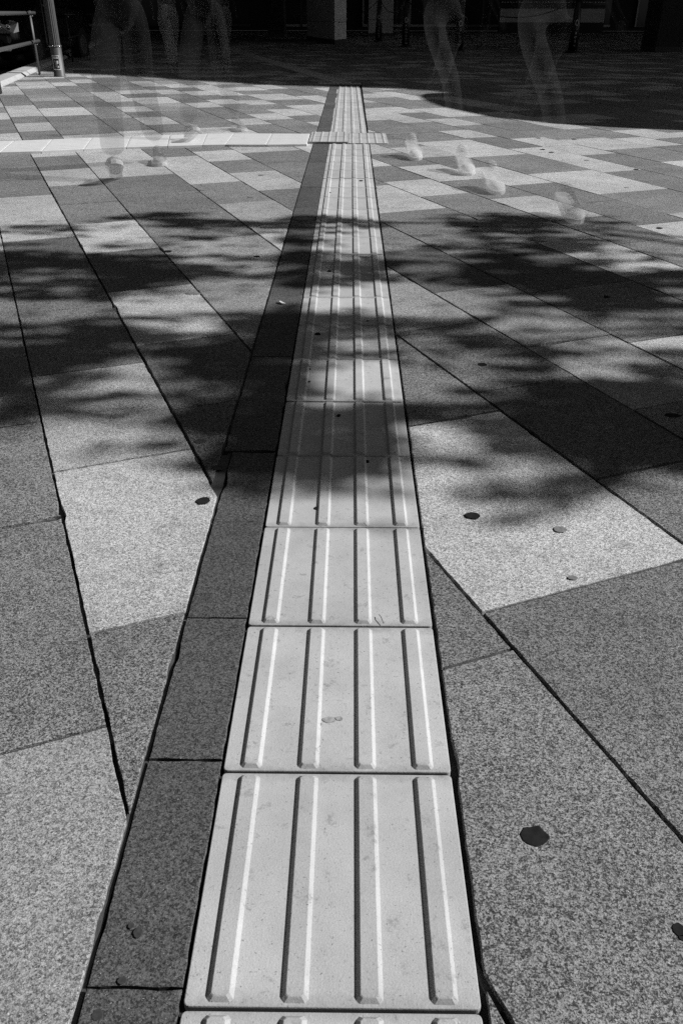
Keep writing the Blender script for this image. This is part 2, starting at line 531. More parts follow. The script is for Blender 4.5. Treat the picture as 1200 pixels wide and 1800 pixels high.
# mortar left in the cross joints of the near courses
bm = bmesh.new()
for k in range(4, 12):
    for s0, s1, tn in course(k):
        c = W(s0, (T[k] + T[k + 1]) / 2)
        if not (-1.5 < c[1] < 1.5) or abs(c[0]) > 3: continue
        P = [W(s0 - .006, T[k] + .012), W(s0 - .006, T[k + 1] - .012), W(s0 + .006, T[k + 1] - .012), W(s0 + .006, T[k] + .012)]
        if area(P) < 0: P = P[::-1]
        for h in ((1, 0, XN - .004 if c[1] < YN else XL - .004), (-1, 0, -XR - .004)):
            Q = clip(P, *h)
            if len(Q) >= 3 and area(Q) > 1e-5:
                prism(bm, Q, -.03, -.0036 - random.random() * .0016)
tag(obj('joint_mortar', bm, M_MORTAR, bedding), kind='stuff')
# grit and sand lying in the long joints, uneven and broken
bm = bmesh.new(); rr = random.Random(77)
for k in range(4, 14):
    s_ = -3.0
    while s_ < 6.5:
        L_ = rr.uniform(.03, .16)
        c = W(s_, T[k])
        if rr.random() < .6 and -1.3 < c[1] < 5.2 and (c[0] < XL - .01 or c[0] > XR + .01) and abs(c[0]) < 3:
            a0 = rr.uniform(.003, .005)
            P = [W(s_, T[k] - a0), W(s_, T[k] + a0), W(s_ + L_, T[k] + rr.uniform(.002, .005)), W(s_ + L_, T[k] - rr.uniform(.002, .005))]
            if area(P) < 0: P = P[::-1]
            prism(bm, P, -.03, -.0045 - rr.random() * .005)
        s_ += L_
tag(obj('joint_sand', bm, M_SAND, bedding), kind='stuff')

# ------------------------------------------------------------------ border course left of the tactile line
border = empty('border_course', (-.216, 0, 0), kind='structure', label='narrow dark granite border slabs along the left of the tactile line')
y = -1.48
nb = 0
while y < YEND - .05:
    y1 = min(y + .3, YEND)
    if not (6.27 < y + .15 < 6.96):
        bm = bmesh.new()
        xo = -.2505 if y < 1.0 else -.2685
        P = [(xo, y + .0015), (-.1536, y + .0015), (-.1536, y1 - .0015), (xo, y1 - .0015)]
        slab_into(bm, P, 2 if y < 1.8 else (1 if y < 3.5 else 0), random.random(), bev=.0010)
        bmesh.ops.translate(bm, vec=(.216, 0, 0), verts=bm.verts)
        o = obj('border_slab', bm, M_B, border)
        set_tone(o.data, [random.random()] * len(o.data.polygons))
    y += .3

for a_, b_, x_ in ((-1.4, 1.22, XN), (1.22, 6.28, XL), (6.96, YEND, XL), (1.0, 1.21, XL + .001), (1.0, 1.21, XL + .008), (1.0, 1.21, XL + .015)):
    bm = bmesh.new(); prism(bm, [(x_ - .003 + .216, a_), (x_ + .0045 + .216, a_), (x_ + .0045 + .216, b_), (x_ - .003 + .216, b_)], -.03, -.0042 - (x_ + .3) * .03)
    obj('joint_mortar', bm, M_MORTAR, border)

# ------------------------------------------------------------------ tactile tiles
def tile_mesh(L=.2962, Wd=.297, r=.0055, th=.05):
    bm = bmesh.new()
    def ring(inset, z):
        rr_ = max(.0005, r - inset)
        hx, hy = Wd / 2 - inset, L / 2 - inset
        vs = []
        for (sx, sy, a0) in ((1, 1, 0), (-1, 1, 90), (-1, -1, 180), (1, -1, 270)):
            for q in range(5):
                a = R(a0 + q * 22.5)
                vs.append(bm.verts.new((sx * (hx - rr_) + rr_ * math.cos(a), sy * (hy - rr_) + rr_ * math.sin(a), z)))
        return vs
    rings = [ring(0, -th), ring(0, -.002), ring(.0004, -.0004), ring(.0012, 0)]
    for a, b in zip(rings, rings[1:]):
        n = len(a)
        for i in range(n):
            bm.faces.new((a[i], a[(i + 1) % n], b[(i + 1) % n], b[i]))
    bm.faces.new(rings[-1])
    me = bpy.data.meshes.new('tactile_tile'); bm.normal_update(); bm.to_mesh(me); bm.free()
    me.materials.append(M_T)
    return me

def bar_mesh(L=.288, wb=.0275, wt=.0185, h=.005):
    bm = bmesh.new()
    def ring(wd, ln, z, k):
        c = wd / 2 * k
        return [bm.verts.new(p) for p in ((wd / 2, -ln / 2 + c, z), (wd / 2, ln / 2 - c, z), (wd / 2 - c, ln / 2, z), (-wd / 2 + c, ln / 2, z), (-wd / 2, ln / 2 - c, z), (-wd / 2, -ln / 2 + c, z), (-wd / 2 + c, -ln / 2, z), (wd / 2 - c, -ln / 2, z))]
    rs = [ring(wb, L, -.002, .25), ring(wb, L, .0001, .25), ring(wt + .0010, L - .007, h - .0006, .3), ring(wt - .001, L - .009, h, .3)]
    for a, b in zip(rs, rs[1:]):
        for i in range(8):
            bm.faces.new((a[i], a[(i + 1) % 8], b[(i + 1) % 8], b[i]))
    bm.faces.new(rs[-1])
    me = bpy.data.meshes.new('raised_bar'); bm.normal_update(); bm.to_mesh(me); bm.free()
    me.materials.append(M_T)
    return me

def dome_mesh():
    bm = bmesh.new()
    for i in range(5):
        for j in range(5):
            lathe(bm, [(.0115, -.002), (.0113, .0003), (.0085, .0036), (.0062, .0046)], 10, (-.12 + .06 * i, -.12 + .06 * j, 0))
    me = bpy.data.meshes.new('raised_domes'); bm.normal_update(); bm.to_mesh(me); bm.free()
    me.materials.append(M_T)
    return me
ME_TILE, ME_BAR, ME_DOME = tile_mesh(), bar_mesh(), dome_mesh()
ME_TILE3 = ME_TILE.copy(); ME_TILE3.materials.clear(); ME_TILE3.materials.append(M_PATH)
ME_BAR2 = ME_BAR.copy(); ME_BAR2.materials.clear(); ME_BAR2.materials.append(M_BAR)

def guide_tile(parent, x, y, z, rz, name='tactile_tile', sy=1.0, tilt=True):
    o = link_mesh(name, ME_TILE, None, parent)
    o.location = (x, y, z + (random.uniform(-.0009, .0009) if tilt else 0))
    o.rotation_euler = (random.uniform(-.0016, .0016) if tilt else 0, random.uniform(-.0016, .0016) if tilt else 0, rz + (random.uniform(-.002, .002) if tilt else 0))
    o.scale = (1, sy, 1)
    for q in range(4):
        b = link_mesh('raised_bar', ME_BAR, None, o)
        b.location = (-.1125 + .075 * q, 0, 0)
    return o
def warn_tile(parent, x, y, z, rz):
    o = link_mesh('warning_tile', ME_TILE, None, parent)
    o.location = (x, y, z); o.rotation_euler = (0, 0, rz)
    d = link_mesh('raised_domes', ME_DOME, None, o); tag(d, kind='stuff')
    return o

path1 = empty('tactile_path', (0, 0, 0), kind='structure', label='straight tactile guide line of barred tiles running away from the camera')
bend = lambda y: -.0030 + .0035 * math.sin(y * 1.1)
for n in range(-3, 21):
    guide_tile(path1, bend(n * .3) * .4, n * .3 + .15, .0005, 0)
y = 6.935
while y + .3 < YEND + .02:
    guide_tile(path1, -.008 + (y - 6.9) * -.0035, y + .15, .0005, .004)
    y += .3

ZC = .016
path2 = empty('tactile_crossing', (0, 0, 0), kind='structure', label='raised tactile path crossing the guide line and running off to the left')
for ix in (-1, 1):
    for iy in (0, 1):
        warn_tile(path2, -.006 + ix * .1505, 6.46 + iy * .301, ZC if ix < 0 else .006, 0)
FR = [(539.5, 253.4), (468, 254.0), (396, 253.8), (356, 254.6), (294.5, 256.5), (222, 258.5), (147, 262), (73, 265.5), (0, 267.5)]
BK = [(545, 234.8), (478.5, 234.5), (411, 234.2), (364.5, 235), (299, 237), (230.5, 239.5), (162, 242), (92, 244.6), (25, 247.2)]
FP = [at(u, v, ZC) for u, v in FR]; BP = [at(u, v, ZC) for u, v in BK]
for q in range(3):
    FP.append(FP[-1] + (FP[-1] - FP[-3]) / 2); BP.append(BP[-1] + (BP[-1] - BP[-3]) / 2)
def path_piece(a, b, c, d):
    "a,b front right/left; c,d back left/right : one tile with bars along the path"
    bm = bmesh.new()
    cen = (a + b + c + d) / 4
    P = [p.lerp(cen, .014) for p in (b, a, d, c)]
    slab_into(bm, [(p.x - cen.x, p.y - cen.y) for p in P], 0, .5, bev=.0018, thick=ZC + .03, zt=0)
    o = obj('tactile_tile', bm, M_PATH, path2); o.location = (cen.x, cen.y, ZC)
    L = ((a + d) / 2 - (b + c) / 2).length
    for q in range(4):
        u = .125 + .25 * q
        p0 = b.lerp(c, u).lerp(a.lerp(d, u), .04); p1 = b.lerp(c, u).lerp(a.lerp(d, u), .96)
        br = link_mesh('raised_bar', ME_BAR2, None, o)
        mid = (p0 + p1) / 2 - cen; mid.z = 0
        br.location = mid
        br.rotation_euler = (0, 0, math.atan2((p1 - p0).y, (p1 - p0).x) - math.pi / 2)
        br.scale = (.8, (p1 - p0).length / .282, .45)
for i in range(len(FP) - 1):
    a, b, c, d = FP[i], FP[i + 1], BP[i + 1], BP[i]
    m1, m2 = (a + d) / 2, (b + c) / 2
    path_piece(a, b, m2, m1); path_piece(m1, m2, c, d)

# the guide line goes on to the upper left in the shade
path3 = empty('tactile_branch', (0, 0, 0), kind='structure', label='tactile guide line branching to the upper left in the shade')
pa, pb = Vector((-.12, 12.62)), Vector((-3.62, 26.3))
dd = (pb - pa).normalized(); ang = math.atan2(dd.y, dd.x) - math.pi / 2
L = 0
while L < (pb - pa).length:
    p = pa + dd * (L + .15)
    guide_tile(path3, p.x, p.y, .006, ang, tilt=False).data = ME_TILE3; L += .3
for ix in (-1, 0):
    warn_tile(path3, .0 + ix * .3, 12.43, .004, 0)

# pale drain line across the shaded paving
da, db = at(600, 140.2), at(1200, 136.7)
dr = (db - da).normalized(); dn = Vector((-dr.y, dr.x, 0))
bm = bmesh.new()
drain = empty('drain_channel', (da.x, da.y, 0), kind='structure', label='thin pale drain cover line across the shaded paving')
L = 0
tot = (db - da).length * 1.6
while L < tot:
    bm = bmesh.new()
    p, q = dr * (L + .003), dr * (L + .497)
    prism(bm, [(p.x, p.y), (q.x, q.y), (q.x + dn.x * .13, q.y + dn.y * .13), (p.x + dn.x * .13, p.y + dn.y * .13)], -.03, .005)
    obj('drain_cover', bm, M_KERB, drain); L += .5

# ------------------------------------------------------------------ kerb and road
kerb = empty('kerb', (KA.x, KA.y, 0), kind='structure', label='raised pale kerb between the pavement and the road at the left')
L = -6.0
while L < 34:
    bm = bmesh.new()
    p = KD * (L + .004); q = KD * (L + .596)
    w1 = -KN * .30
    prof = [(0.0, -.12), (0.0, .012), (.05, .05), (.24, .055), (.30, .045), (.32, -.14)]
    ra = [bm.verts.new((p.x - KN.x * a, p.y - KN.y * a, z)) for a, z in prof]
    rb = [bm.verts.new((q.x - KN.x * a, q.y - KN.y * a, z)) for a, z in prof]
    for i in range(5): bm.faces.new((ra[i], rb[i], rb[i + 1], ra[i + 1]))
    bm.faces.new(ra); bm.faces.new(rb[::-1])
    bmesh.ops.recalc_face_normals(bm, faces=bm.faces)
    obj('kerb_stone', bm, M_KERB, kerb)
    L += .6
bm = bmesh.new()
poly = [(-60, -2.5), (26, -2.5), (26, 60), (-60, 60)]
poly = clip(poly, KN.x, KN.y, kc - .3)
bm.faces.new([bm.verts.new((p[0], p[1], -.10)) for p in poly])
road = obj('road', bm, M_ASPH); tag(road, 'grey asphalt road left of the kerb', kind='structure')

# ------------------------------------------------------------------ stains and litter on the paving
def blob(name, u, v, ru, mat, parent, sy=1.0, seed=0, h=.0005, rag=.13):
    c = at(u, v); e = at(u + ru, v)
    r = (e - c).length
    rr = random.Random(seed + int(u) * 7 + int(v))
    bm = bmesh.new()
    n = 44
    z0 = .0012 if mat is M_GUM else .0009
    rim = []; top = []
    for i in range(n):
        a = 2 * math.pi * i / n
        k = r * .92 * (1 + rag * (mnoise.noise(Vector((math.cos(a) * 1.5, math.sin(a) * 1.5, seed + u * .1))) * 1.4 + mnoise.noise(Vector((math.cos(a) * 5, math.sin(a) * 5, u * .3))) * .7 + rr.uniform(-.3, .3) * .35))
        rim.append(bm.verts.new((math.cos(a) * k, math.sin(a) * k * sy, 0)))
        top.append(bm.verts.new((math.cos(a) * k * .93, math.sin(a) * k * .93 * sy, h)))
    for i in range(n):
        bm.faces.new((rim[i], rim[(i + 1) % n], top[(i + 1) % n], top[i]))
    bm.faces.new(top)
    o = obj(name, bm, mat, parent)
    o.location = (c.x, c.y, z0)
    return o
for u, v, ru, m, sy in [(938, 1470, 25, M_GUM, .9), (357, 881, 14, M_GUM, 1.0), (830, 907, 15, M_GUM, .8), (352, 776, 12, M_SOFT, .8), (243, 1640, 9, M_SOFT, 1.2), (231, 1628, 6, M_SOFT, 1.0),
                   (215, 1724, 9, M_SOFT, .8), (172, 1785, 11, M_SOFT, 1.0), (1192, 1636, 13, M_GUM, 1.1), (1198, 1650, 7, M_GUM, .8), (1066, 522, 6, M_GUM, 1.2), (907, 449, 5, M_GUM, 1.0),
                   (847, 641, 9, M_GUM, 1.0), (383, 823, 12, M_SOFT, .7), (968, 268, 5, M_GUM, 1.2), (953, 263, 5, M_GUM, 1.2), (945, 243, 5, M_GUM, 1.2), (452, 451, 6, M_GUM, .8), (295, 442, 8, M_GUM, .9),
                   (340, 516, 15, M_STAIN, .4), (984, 931, 13, M_STAIN, .8), (1006, 1016, 10, M_STAIN, .7), (578, 1266, 13, M_SMUDGE, .6), (596, 1264, 8, M_SMUDGE, .7), (560, 1274, 6, M_SMUDGE, .8), (1182, 731, 16, M_GUM, .6),
                   (1158, 401, 6, M_GUM, 1.0), (1030, 282, 5, M_STAIN, 1.2), (835, 399, 5, M_GUM, 1.0), (1008, 245, 5, M_GUM, 1.2), (1117, 298, 5, M_GUM, 1.2), (375, 365, 6, M_STAIN, 1.0), (459, 308, 5, M_STAIN, 1.0),
                   (190, 1180, 4, M_STAIN, 1.0), (1060, 1620, 5, M_STAIN, 1.0), (60, 1560, 5, M_STAIN, 1.0), (1100, 330, 5, M_STAIN, 1.0), (356, 334, 6, M_STAIN, 1.0), (441, 346, 6, M_STAIN, 1.0), (838, 245, 5, M_STAIN, 1.)]:
    blob('ground_stain', u, v, ru, m, bedding, sy)
for u, v, ru in [(595, 731, 4), (558, 588, 6), (645, 812, 4), (634, 318, 4), (606, 265, 2.5), (585, 284, 2.5), (579, 339, 3), (556, 894, 4), (646, 565, 2.5), (579, 477, 4), (544, 650, 3), (543, 672, 3)]:
    o = blob('ground_stain', u, v, ru, M_GUM, path1, 1.4, 3, .0008); o.location.z = .0013
# scrap of paper
c = at(494, 534)
bm = bmesh.new()
vs = [bm.verts.new(p) for p in ((-.016, .010, .001), (-.004, .013, .004), (.017, -.008, .001), (.004, -.012, .003), (-.006, -.001, .006))]
bm.faces.new((vs[0], vs[4], vs[1])); bm.faces.new((vs[1], vs[4], vs[3], vs[2])); bm.faces.new((vs[0], vs[4], vs[3]))
o = obj('paper_scrap', bm, M_PAPER); o.location = (c.x, c.y, .003)
sm = o.modifiers.new('thickness', 'SOLIDIFY'); sm.thickness = .0006
tag(o, 'small white paper scrap on the dark border left of the tactile line', 'litter')
c = at(669, 1092)
bm = bmesh.new(); tube(bm, [(-.003, .010, .004), (0, .002, .0055), (.004, -.012, .003)], .0006, 5)
o = obj('dry_twig', bm, M_BARK); o.location = (c.x, c.y, .002)
tag(o, 'tiny dark dry twig lying on a pale barred tactile tile', 'twig')

# ------------------------------------------------------------------ street lamp pole
def pole():
    b = at(103, 135.2)
    t = empty('street_lamp', (b.x, b.y + .08, 0), label='grey fluted street lamp pole with a framed sticker beside the kerb', cat='street lamp')
    bm = bmesh.new()
    lathe(bm, [(.090, -.01), (.090, .012), (.083, .016), (.083, .385), (.080, .392)], 32)
    obj('pole_base', bm, M_POLE, t, True)
    bm = bmesh.new()
    lathe(bm, [(.081, .392), (.086, .394), (.086, .418), (.080, .420)], 32)
    obj('collar', bm, M_POLE, t, True)
    bm = bmesh.new()
    for i in range(14):
        a = 2 * math.pi * i / 14
        bmesh.ops.create_icosphere(bm, subdivisions=1, radius=.009, matrix=Matrix.Translation((.087 * math.cos(a), .087 * math.sin(a), .406)))
    tag(obj('collar_studs', bm, M_CHROME, t, True), kind='stuff')
    bm = bmesh.new()
    n = 96
    rings = []
    for z, r in ((.42, .076), (1.2, .074), (2.6, .066), (5.2, .05)):
        rings.append([bm.verts.new(((r - .007 * (0.5 + .5 * math.cos(16 * 2 * math.pi * k / n)) ** 2) * math.cos(2 * math.pi * k / n), (r - .007 * (0.5 + .5 * math.cos(16 * 2 * math.pi * k / n)) ** 2) * math.sin(2 * math.pi * k / n), z)) for k in range(n)])
    for a, b_ in zip(rings, rings[1:]):
        for k in range(n): bm.faces.new((a[k], a[(k + 1) % n], b_[(k + 1) % n], b_[k]))
    bm.faces.new(rings[-1])
    obj('fluted_shaft', bm, M_POLE, t)
    bm = bmesh.new(); tube(bm, [(-.115, .02, .43), (-.115, .02, 1.2), (-.10, .02, 3.0)], .011, 8); tube(bm, [(-.115, .02, .43), (-.07, .01, .41)], .011, 8)
    obj('cable_pipe', bm, M_DARKM, t, True)
    bm = bmesh.new(); tube(bm, [(0, 0, 5.1), (.1, 0, 5.5), (.7, 0, 5.7), (1.1, 0, 5.68)], [.05, .045, .04, .04], 12)
    obj('lamp_arm', bm, M_POLE, t, True)
    bm = bmesh.new(); box(bm, (1.25, 0, 5.66), (.5, .2, .1), bev=.03)
    obj('lamp_head', bm, M_POLE, t)
    # sticker curved round the base
    def patch(name, a0, a1, z0, z1, r, mat, par):
        bm = bmesh.new(); m = 8; lo = []; hi = []
        for i in range(m + 1):
            a = R(a0 + (a1 - a0) * i / m)
            lo.append(bm.verts.new((r * math.cos(a), r * math.sin(a), z0))); hi.append(bm.verts.new((r * math.cos(a), r * math.sin(a), z1)))
        for i in range(m): bm.faces.new((lo[i], lo[i + 1], hi[i + 1], hi[i]))
        return obj(name, bm, mat, par)
    st = patch('sticker', -128, -52, .095, .285, .0838, M_WHITE, t)
    patch('sticker_field', -123, -57, .105, .275, .0842, M_BLACKP, st)
    rr = random.Random(3)
    patch('sticker_title', -114, -62, .242, .262, .0846, M_GREYP, st)
    for i, (a, ww) in enumerate(((-119, 2.5), (-109, 6), (-101, 5), (-94, 6), (-86, 5), (-79, 6), (-71, 5))):
        patch('sticker_mark', a, a + ww, .243, .262, .0850, M_WHITE, st)
    for a, z, ww, hh, mt in ((-98, .135, 22, .075, M_GREYP), (-84, .175, 18, .04, M_WHITE), (-90, .12, 26, .028, M_GREYP), (-76, .125, 12, .02, M_WHITE), (-108, .20, 12, .02, M_GREYP), (-82, .15, 10, .018, M_BLACKP)):
        patch('sticker_mark', a, a + ww, z, z + hh, .0848 + rr.random() * .0004, mt, st)
pole()

# ------------------------------------------------------------------ guard rail
def rail(name, pts, heights, label, dark=False, stub=.45, pad=0):
    "posts at ground points, pipes through them"
    m = M_DARKM if dark else M_STEEL
    p0 = Vector(pts[0])
    t = empty(name, (p0.x, p0.y, 0), label=label, cat='guard rail')
    d = (Vector(pts[-1]) - p0).normalized()
    nrm = Vector((d.y, -d.x, 0))
    for q, p in enumerate(pts):
        p = Vector(p) - p0
        for s in (-1, 1):
            post = bmesh.new()
            tube(post, [p + d * .04 * s + Vector((0, 0, -.05)), p + d * .04 * s + Vector((0, 0, heights[0] + .03))], .013, 8)
            po = obj('post', post, m, t, True)
        bm = bmesh.new()
        zc = (heights[1] + .06 + heights[0] - .05) / 2
        box(bm, tuple(p + Vector((0, 0, zc))), (.05, .008, heights[0] - heights[1] - .12), Matrix.Rotation(math.atan2(d.y, d.x), 3, 'Z'))
        obj('post_plate', bm, m, po)
        for h in heights:
            for s in (-1, 1):
                bm = bmesh.new()
                bmesh.ops.create_icosphere(bm, subdivisions=1, radius=.011, matrix=Matrix.Translation(p + nrm * .035 + d * .018 * s + Vector((0, 0, h - .035))))
                obj('bolt', bm, M_CHROME, po, True)
    for h in heights:
        bm = bmesh.new()
        a = Vector(pts[0]) - p0 - d * (stub if pad == 0 else pad); b = Vector(pts[-1]) - p0 + d * stub
        a.z = b.z = h
        off = nrm * .012
        tube(bm, [a + off, b + off], .024, 14)
        o = obj('rail_pipe', bm, m, t, True)
        for p in pts:
            bm = bmesh.new()
            p = Vector(p) - p0
            tube(bm, [p + off - d * .16 + Vector((0, 0, h)), p + off - d * .13 + Vector((0, 0, h))], .0262, 14)
            obj('pipe_sleeve', bm, M_DARKM, o, True)
    return t
g1 = at(70.5, 131); g0 = at(2, 165)
gd = (g0 - g1)
rail('guard_rail', [g0 + gd, g0, g1], (.83, .45), 'grey two pipe guard rail ending beside the lamp pole', stub=.42)
h1 = Vector((-5.45, 18.0, 0)); h2 = Vector((-6.20, 21.7, 0)); h3 = Vector((-6.95, 25.4, 0)); h4 = Vector((-7.7, 29.1, 0))
fr = rail('guard_rail', [h1, h2, h3, h4], (.80, .42), 'black guard rail in the shade beyond the lamp pole', dark=True, stub=.4)

# ------------------------------------------------------------------ parked car behind the rail
def car():
    # right front corner of the car seen left of the rail
    c = at(46, 52, .62)
    sc_ = 1.0
    t = empty('parked_car', (-6.86, 16.7, -.07), R(-3), label='black car with clear headlight parked behind the guard rail', cat='car')
    # front faces -Y ; width along X 1.76
    hw = .88
    sec = [  # y, half width, sill z, shoulder z, roof half width, roof z
        (0.00, .62, .34, .70, .58, .74), (.10, .78, .24, .78, .70, .82), (.35, .86, .20, .84, .76, .92), (1.0, hw, .20, .90, .80, 1.00), (1.35, hw, .20, .93, .80, 1.04),
        (1.95, hw, .20, .95, .66, 1.42), (2.6, hw, .20, .96, .64, 1.47), (3.4, hw, .20, .96, .62, 1.40), (4.05, .86, .22, .94, .70, 1.02), (4.35, .80, .30, .86, .66, .92), (4.42, .72, .38, .78, .62, .82)]
    bm = bmesh.new(); rings = []
    for y, w_, zs, zh, wr, zr in sec:
        half = [(w_ * .9, zs), (w_, zs + .12), (w_ * 1.0, (zs + zh) / 2), (w_ * .985, zh), (wr + (w_ - wr) * .35, zh + (zr - zh) * .55), (wr, zr - .02), (wr * .6, zr), (0, zr + .015)]
        pts = [(x, z) for x, z in half] + [(-x, z) for x, z in half[-2::-1]]
        rings.append([bm.verts.new((x, y, z)) for x, z in pts])
    n = len(rings[0])
    for a, b in zip(rings, rings[1:]):
        for i in range(n): bm.faces.new((a[i], a[(i + 1) % n], b[(i + 1) % n], b[i]))
    bm.faces.new(rings[0]); bm.faces.new(rings[-1][::-1])
    bmesh.ops.recalc_face_normals(bm, faces=bm.faces)
    body = obj('body', bm, M_CARP, t, True)
    sb = body.modifiers.new('s', 'SUBSURF'); sb.levels = 2; sb.render_levels = 2
    for s in (-1, 1):
        for yy in (.86, 3.45):
            bm = bmesh.new(); tube(bm, [(s * .70, yy, .31), (s * .90, yy, .31)], .315, 28)
            wh = obj('wheel', bm, M_RUB, t, False)
            bm = bmesh.new(); tube(bm, [(s * .895, yy, .31), (s * .912, yy, .31)], [.20, .17], 20); obj('rim', bm, M_STEEL, wh)
        bm = bmesh.new()
        P = [(.40, -.01), (.78, .13), (.845, .30), (.80, .30), (.42, .02)]
        # lamp housing, wedge shaped
        vs0 = [bm.verts.new((s * x, y - .02, z)) for x, y, z in ((.43, .0, .585), (.80, .05, .585), (.865, .16, .61), (.865, .18, .755), (.80, .07, .78), (.43, .02, .78))]
        vs1 = [bm.verts.new((v.co.x * .96, v.co.y + .10, v.co.z)) for v in vs0]
        bm.faces.new(vs0)
        for i in range(6): bm.faces.new((vs0[i], vs0[(i + 1) % 6], vs1[(i + 1) % 6], vs1[i]))
        bm.faces.new(vs1[::-1])
        bmesh.ops.recalc_face_normals(bm, faces=bm.faces)
        hl = obj('headlight', bm, M_LENS, t)
        for cx_, cy_ in ((.56, .02), (.71, .07)):
            bm = bmesh.new(); tube(bm, [(s * cx_, cy_ - .045, .68), (s * cx_, cy_ + .0, .68)], [.045, .055], 16)
            obj('lamp_bowl', bm, M_CHROME, hl, True)
        bm = bmesh.new(); box(bm, (s * .64, .01, .34), (.18, .04, .07), bev=.015); obj('fog_lamp', bm, M_CHROME, t)
        bm = bmesh.new(); box(bm, (s * 1.0, 1.42, 1.02), (.20, .12, .13), bev=.045); obj('door_mirror', bm, M_CHROME if s > 0 else M_CARP, t)
        bm = bmesh.new()
        vv = [bm.verts.new((s * x, y, z)) for x, y, z in ((.862, 1.52, 1.0), (.862, 3.55, 1.0), (.70, 3.3, 1.34), (.70, 2.05, 1.37))]
        bm.faces.new(vv); o = obj('side_window', bm, M_GLASSD, t)
        o.modifiers.new('t', 'SOLIDIFY').thickness = .01
    bm = bmesh.new(); box(bm, (0, .02, .61), (.82, .05, .24)); gr = obj('grille', bm, M_DARKM, t)
    for i in range(6):
        bm = bmesh.new(); box(bm, (0, -.012, .52 + i * .036), (.80, .03, .011)); obj('grille_bar', bm, M_CHROME, gr)
    bm = bmesh.new(); box(bm, (0, -.04, .40), (1.2, .10, .16), bev=.03); obj('bumper', bm, M_CARP, t)
    bm = bmesh.new(); box(bm, (0, -.10, .42), (.33, .012, .165)); obj('number_plate', bm, M_WHITE, t)
    bm = bmesh.new()
    vv = [bm.verts.new(p) for p in ((-.76, 1.28, 1.045), (.76, 1.28, 1.045), (.62, 1.93, 1.40), (-.62, 1.93, 1.40))]
    bm.faces.new(vv); o = obj('windscreen', bm, M_GLASSD, t); o.modifiers.new('t', 'SOLIDIFY').thickness = .012
car()

# ------------------------------------------------------------------ people, caught as pale translucent figures
def skin(name, verts, edges, radii, mat, parent, root=0, sub=2):
    me = bpy.data.meshes.new(name)
    me.from_pydata([tuple(v) for v in verts], edges, [])
    me.materials.append(mat)
    o = bpy.data.objects.new(name, me); COL.objects.link(o); o.parent = parent
    sk = o.modifiers.new('skin', 'SKIN'); sk.use_smooth_shade = True; sk.branch_smoothing = .4
    for i, v in enumerate(me.skin_vertices[0].data):
        r = radii[i]
        v.radius = r if isinstance(r, tuple) else (r, r)
        v.use_root = (i == root)
    ss = o.modifiers.new('sub', 'SUBSURF'); ss.levels = sub; ss.render_levels = sub
    dg = bpy.context.evaluated_depsgraph_get()
    nm = bpy.data.meshes.new_from_object(o.evaluated_get(dg))
    o.modifiers.clear(); o.data = nm; nm.name = name
    for p in nm.polygons: p.use_smooth = True
    return o

def shoe(parent, pos, ang, pitch, m_up, m_sole, m_toe, m_lace):
    "toe along local -Y, heel at the origin side"
    s = bpy.data.objects.new('shoe', None)
    bm = bmesh.new()
    sec = [(.055, .028, .072, .020), (.035, .036, .085, .012), (0.0, .037, .092, .012), (-.045, .036, .086, .012), (-.085, .038, .070, .012), (-.125, .045, .056, .014), (-.165, .047, .050, .016), (-.195, .040, .046, .018), (-.215, .024, .038, .020)]
    rings = []
    for y, hw, top, z0 in sec:
        pr = []
        for k in range(12):
            a = 2 * math.pi * k / 12
            x = hw * math.copysign(abs(math.cos(a)) ** .8, math.cos(a))
            z = (z0 + top) / 2 + (top - z0) / 2 * math.copysign(abs(math.sin(a)) ** .75, math.sin(a))
            if z > (z0 + top) / 2: x *= .86
            pr.append(bm.verts.new((x, y, z)))
        rings.append(pr)
    for a, b in zip(rings, rings[1:]):
        for k in range(12): bm.faces.new((a[k], a[(k + 1) % 12], b[(k + 1) % 12], b[k]))
    bm.faces.new(rings[0]); bm.faces.new(rings[-1][::-1])
    bmesh.ops.recalc_face_normals(bm, faces=bm.faces)
    up = obj('shoe', bm, m_up, parent, True)
    up.rotation_euler = (pitch, 0, ang); up.location = pos
    bm = bmesh.new()
    out = [(0.0, .062), (.028, .055), (.038, .03), (.038, -.04), (.044, -.10), (.051, -.145), (.049, -.185), (.036, -.215), (.014, -.23)]
    P = [(x, y) for x, y in out] + [(-x, y) for x, y in out[::-1][:-1]]
    if area(P) < 0: P = P[::-1]
    prism(bm, P, .0, .022)
    obj('sole', bm, m_sole, up)
    bm = bmesh.new()
    bmesh.ops.create_uvsphere(bm, u_segments=16, v_segments=8, radius=1.0)
    bmesh.ops.scale(bm, vec=(.044, .048, .030), verts=bm.verts)
    bmesh.ops.delete(bm, geom=[v for v in bm.verts if v.co.z < -.001], context='VERTS')
    bmesh.ops.translate(bm, vec=(0, -.176, .021), verts=bm.verts)
    obj('toe_cap', bm, m_toe, up, True)
    for i in range(5):
        bm = bmesh.new()
        y = -.105 + i * .02; z = .066 + i * .0075
        tube(bm, [(-.02, y, z - .004), (0, y - .006, z + .004), (.02, y, z - .004)], .0032, 6)
        obj('lace', bm, m_lace, up, True)
    return up

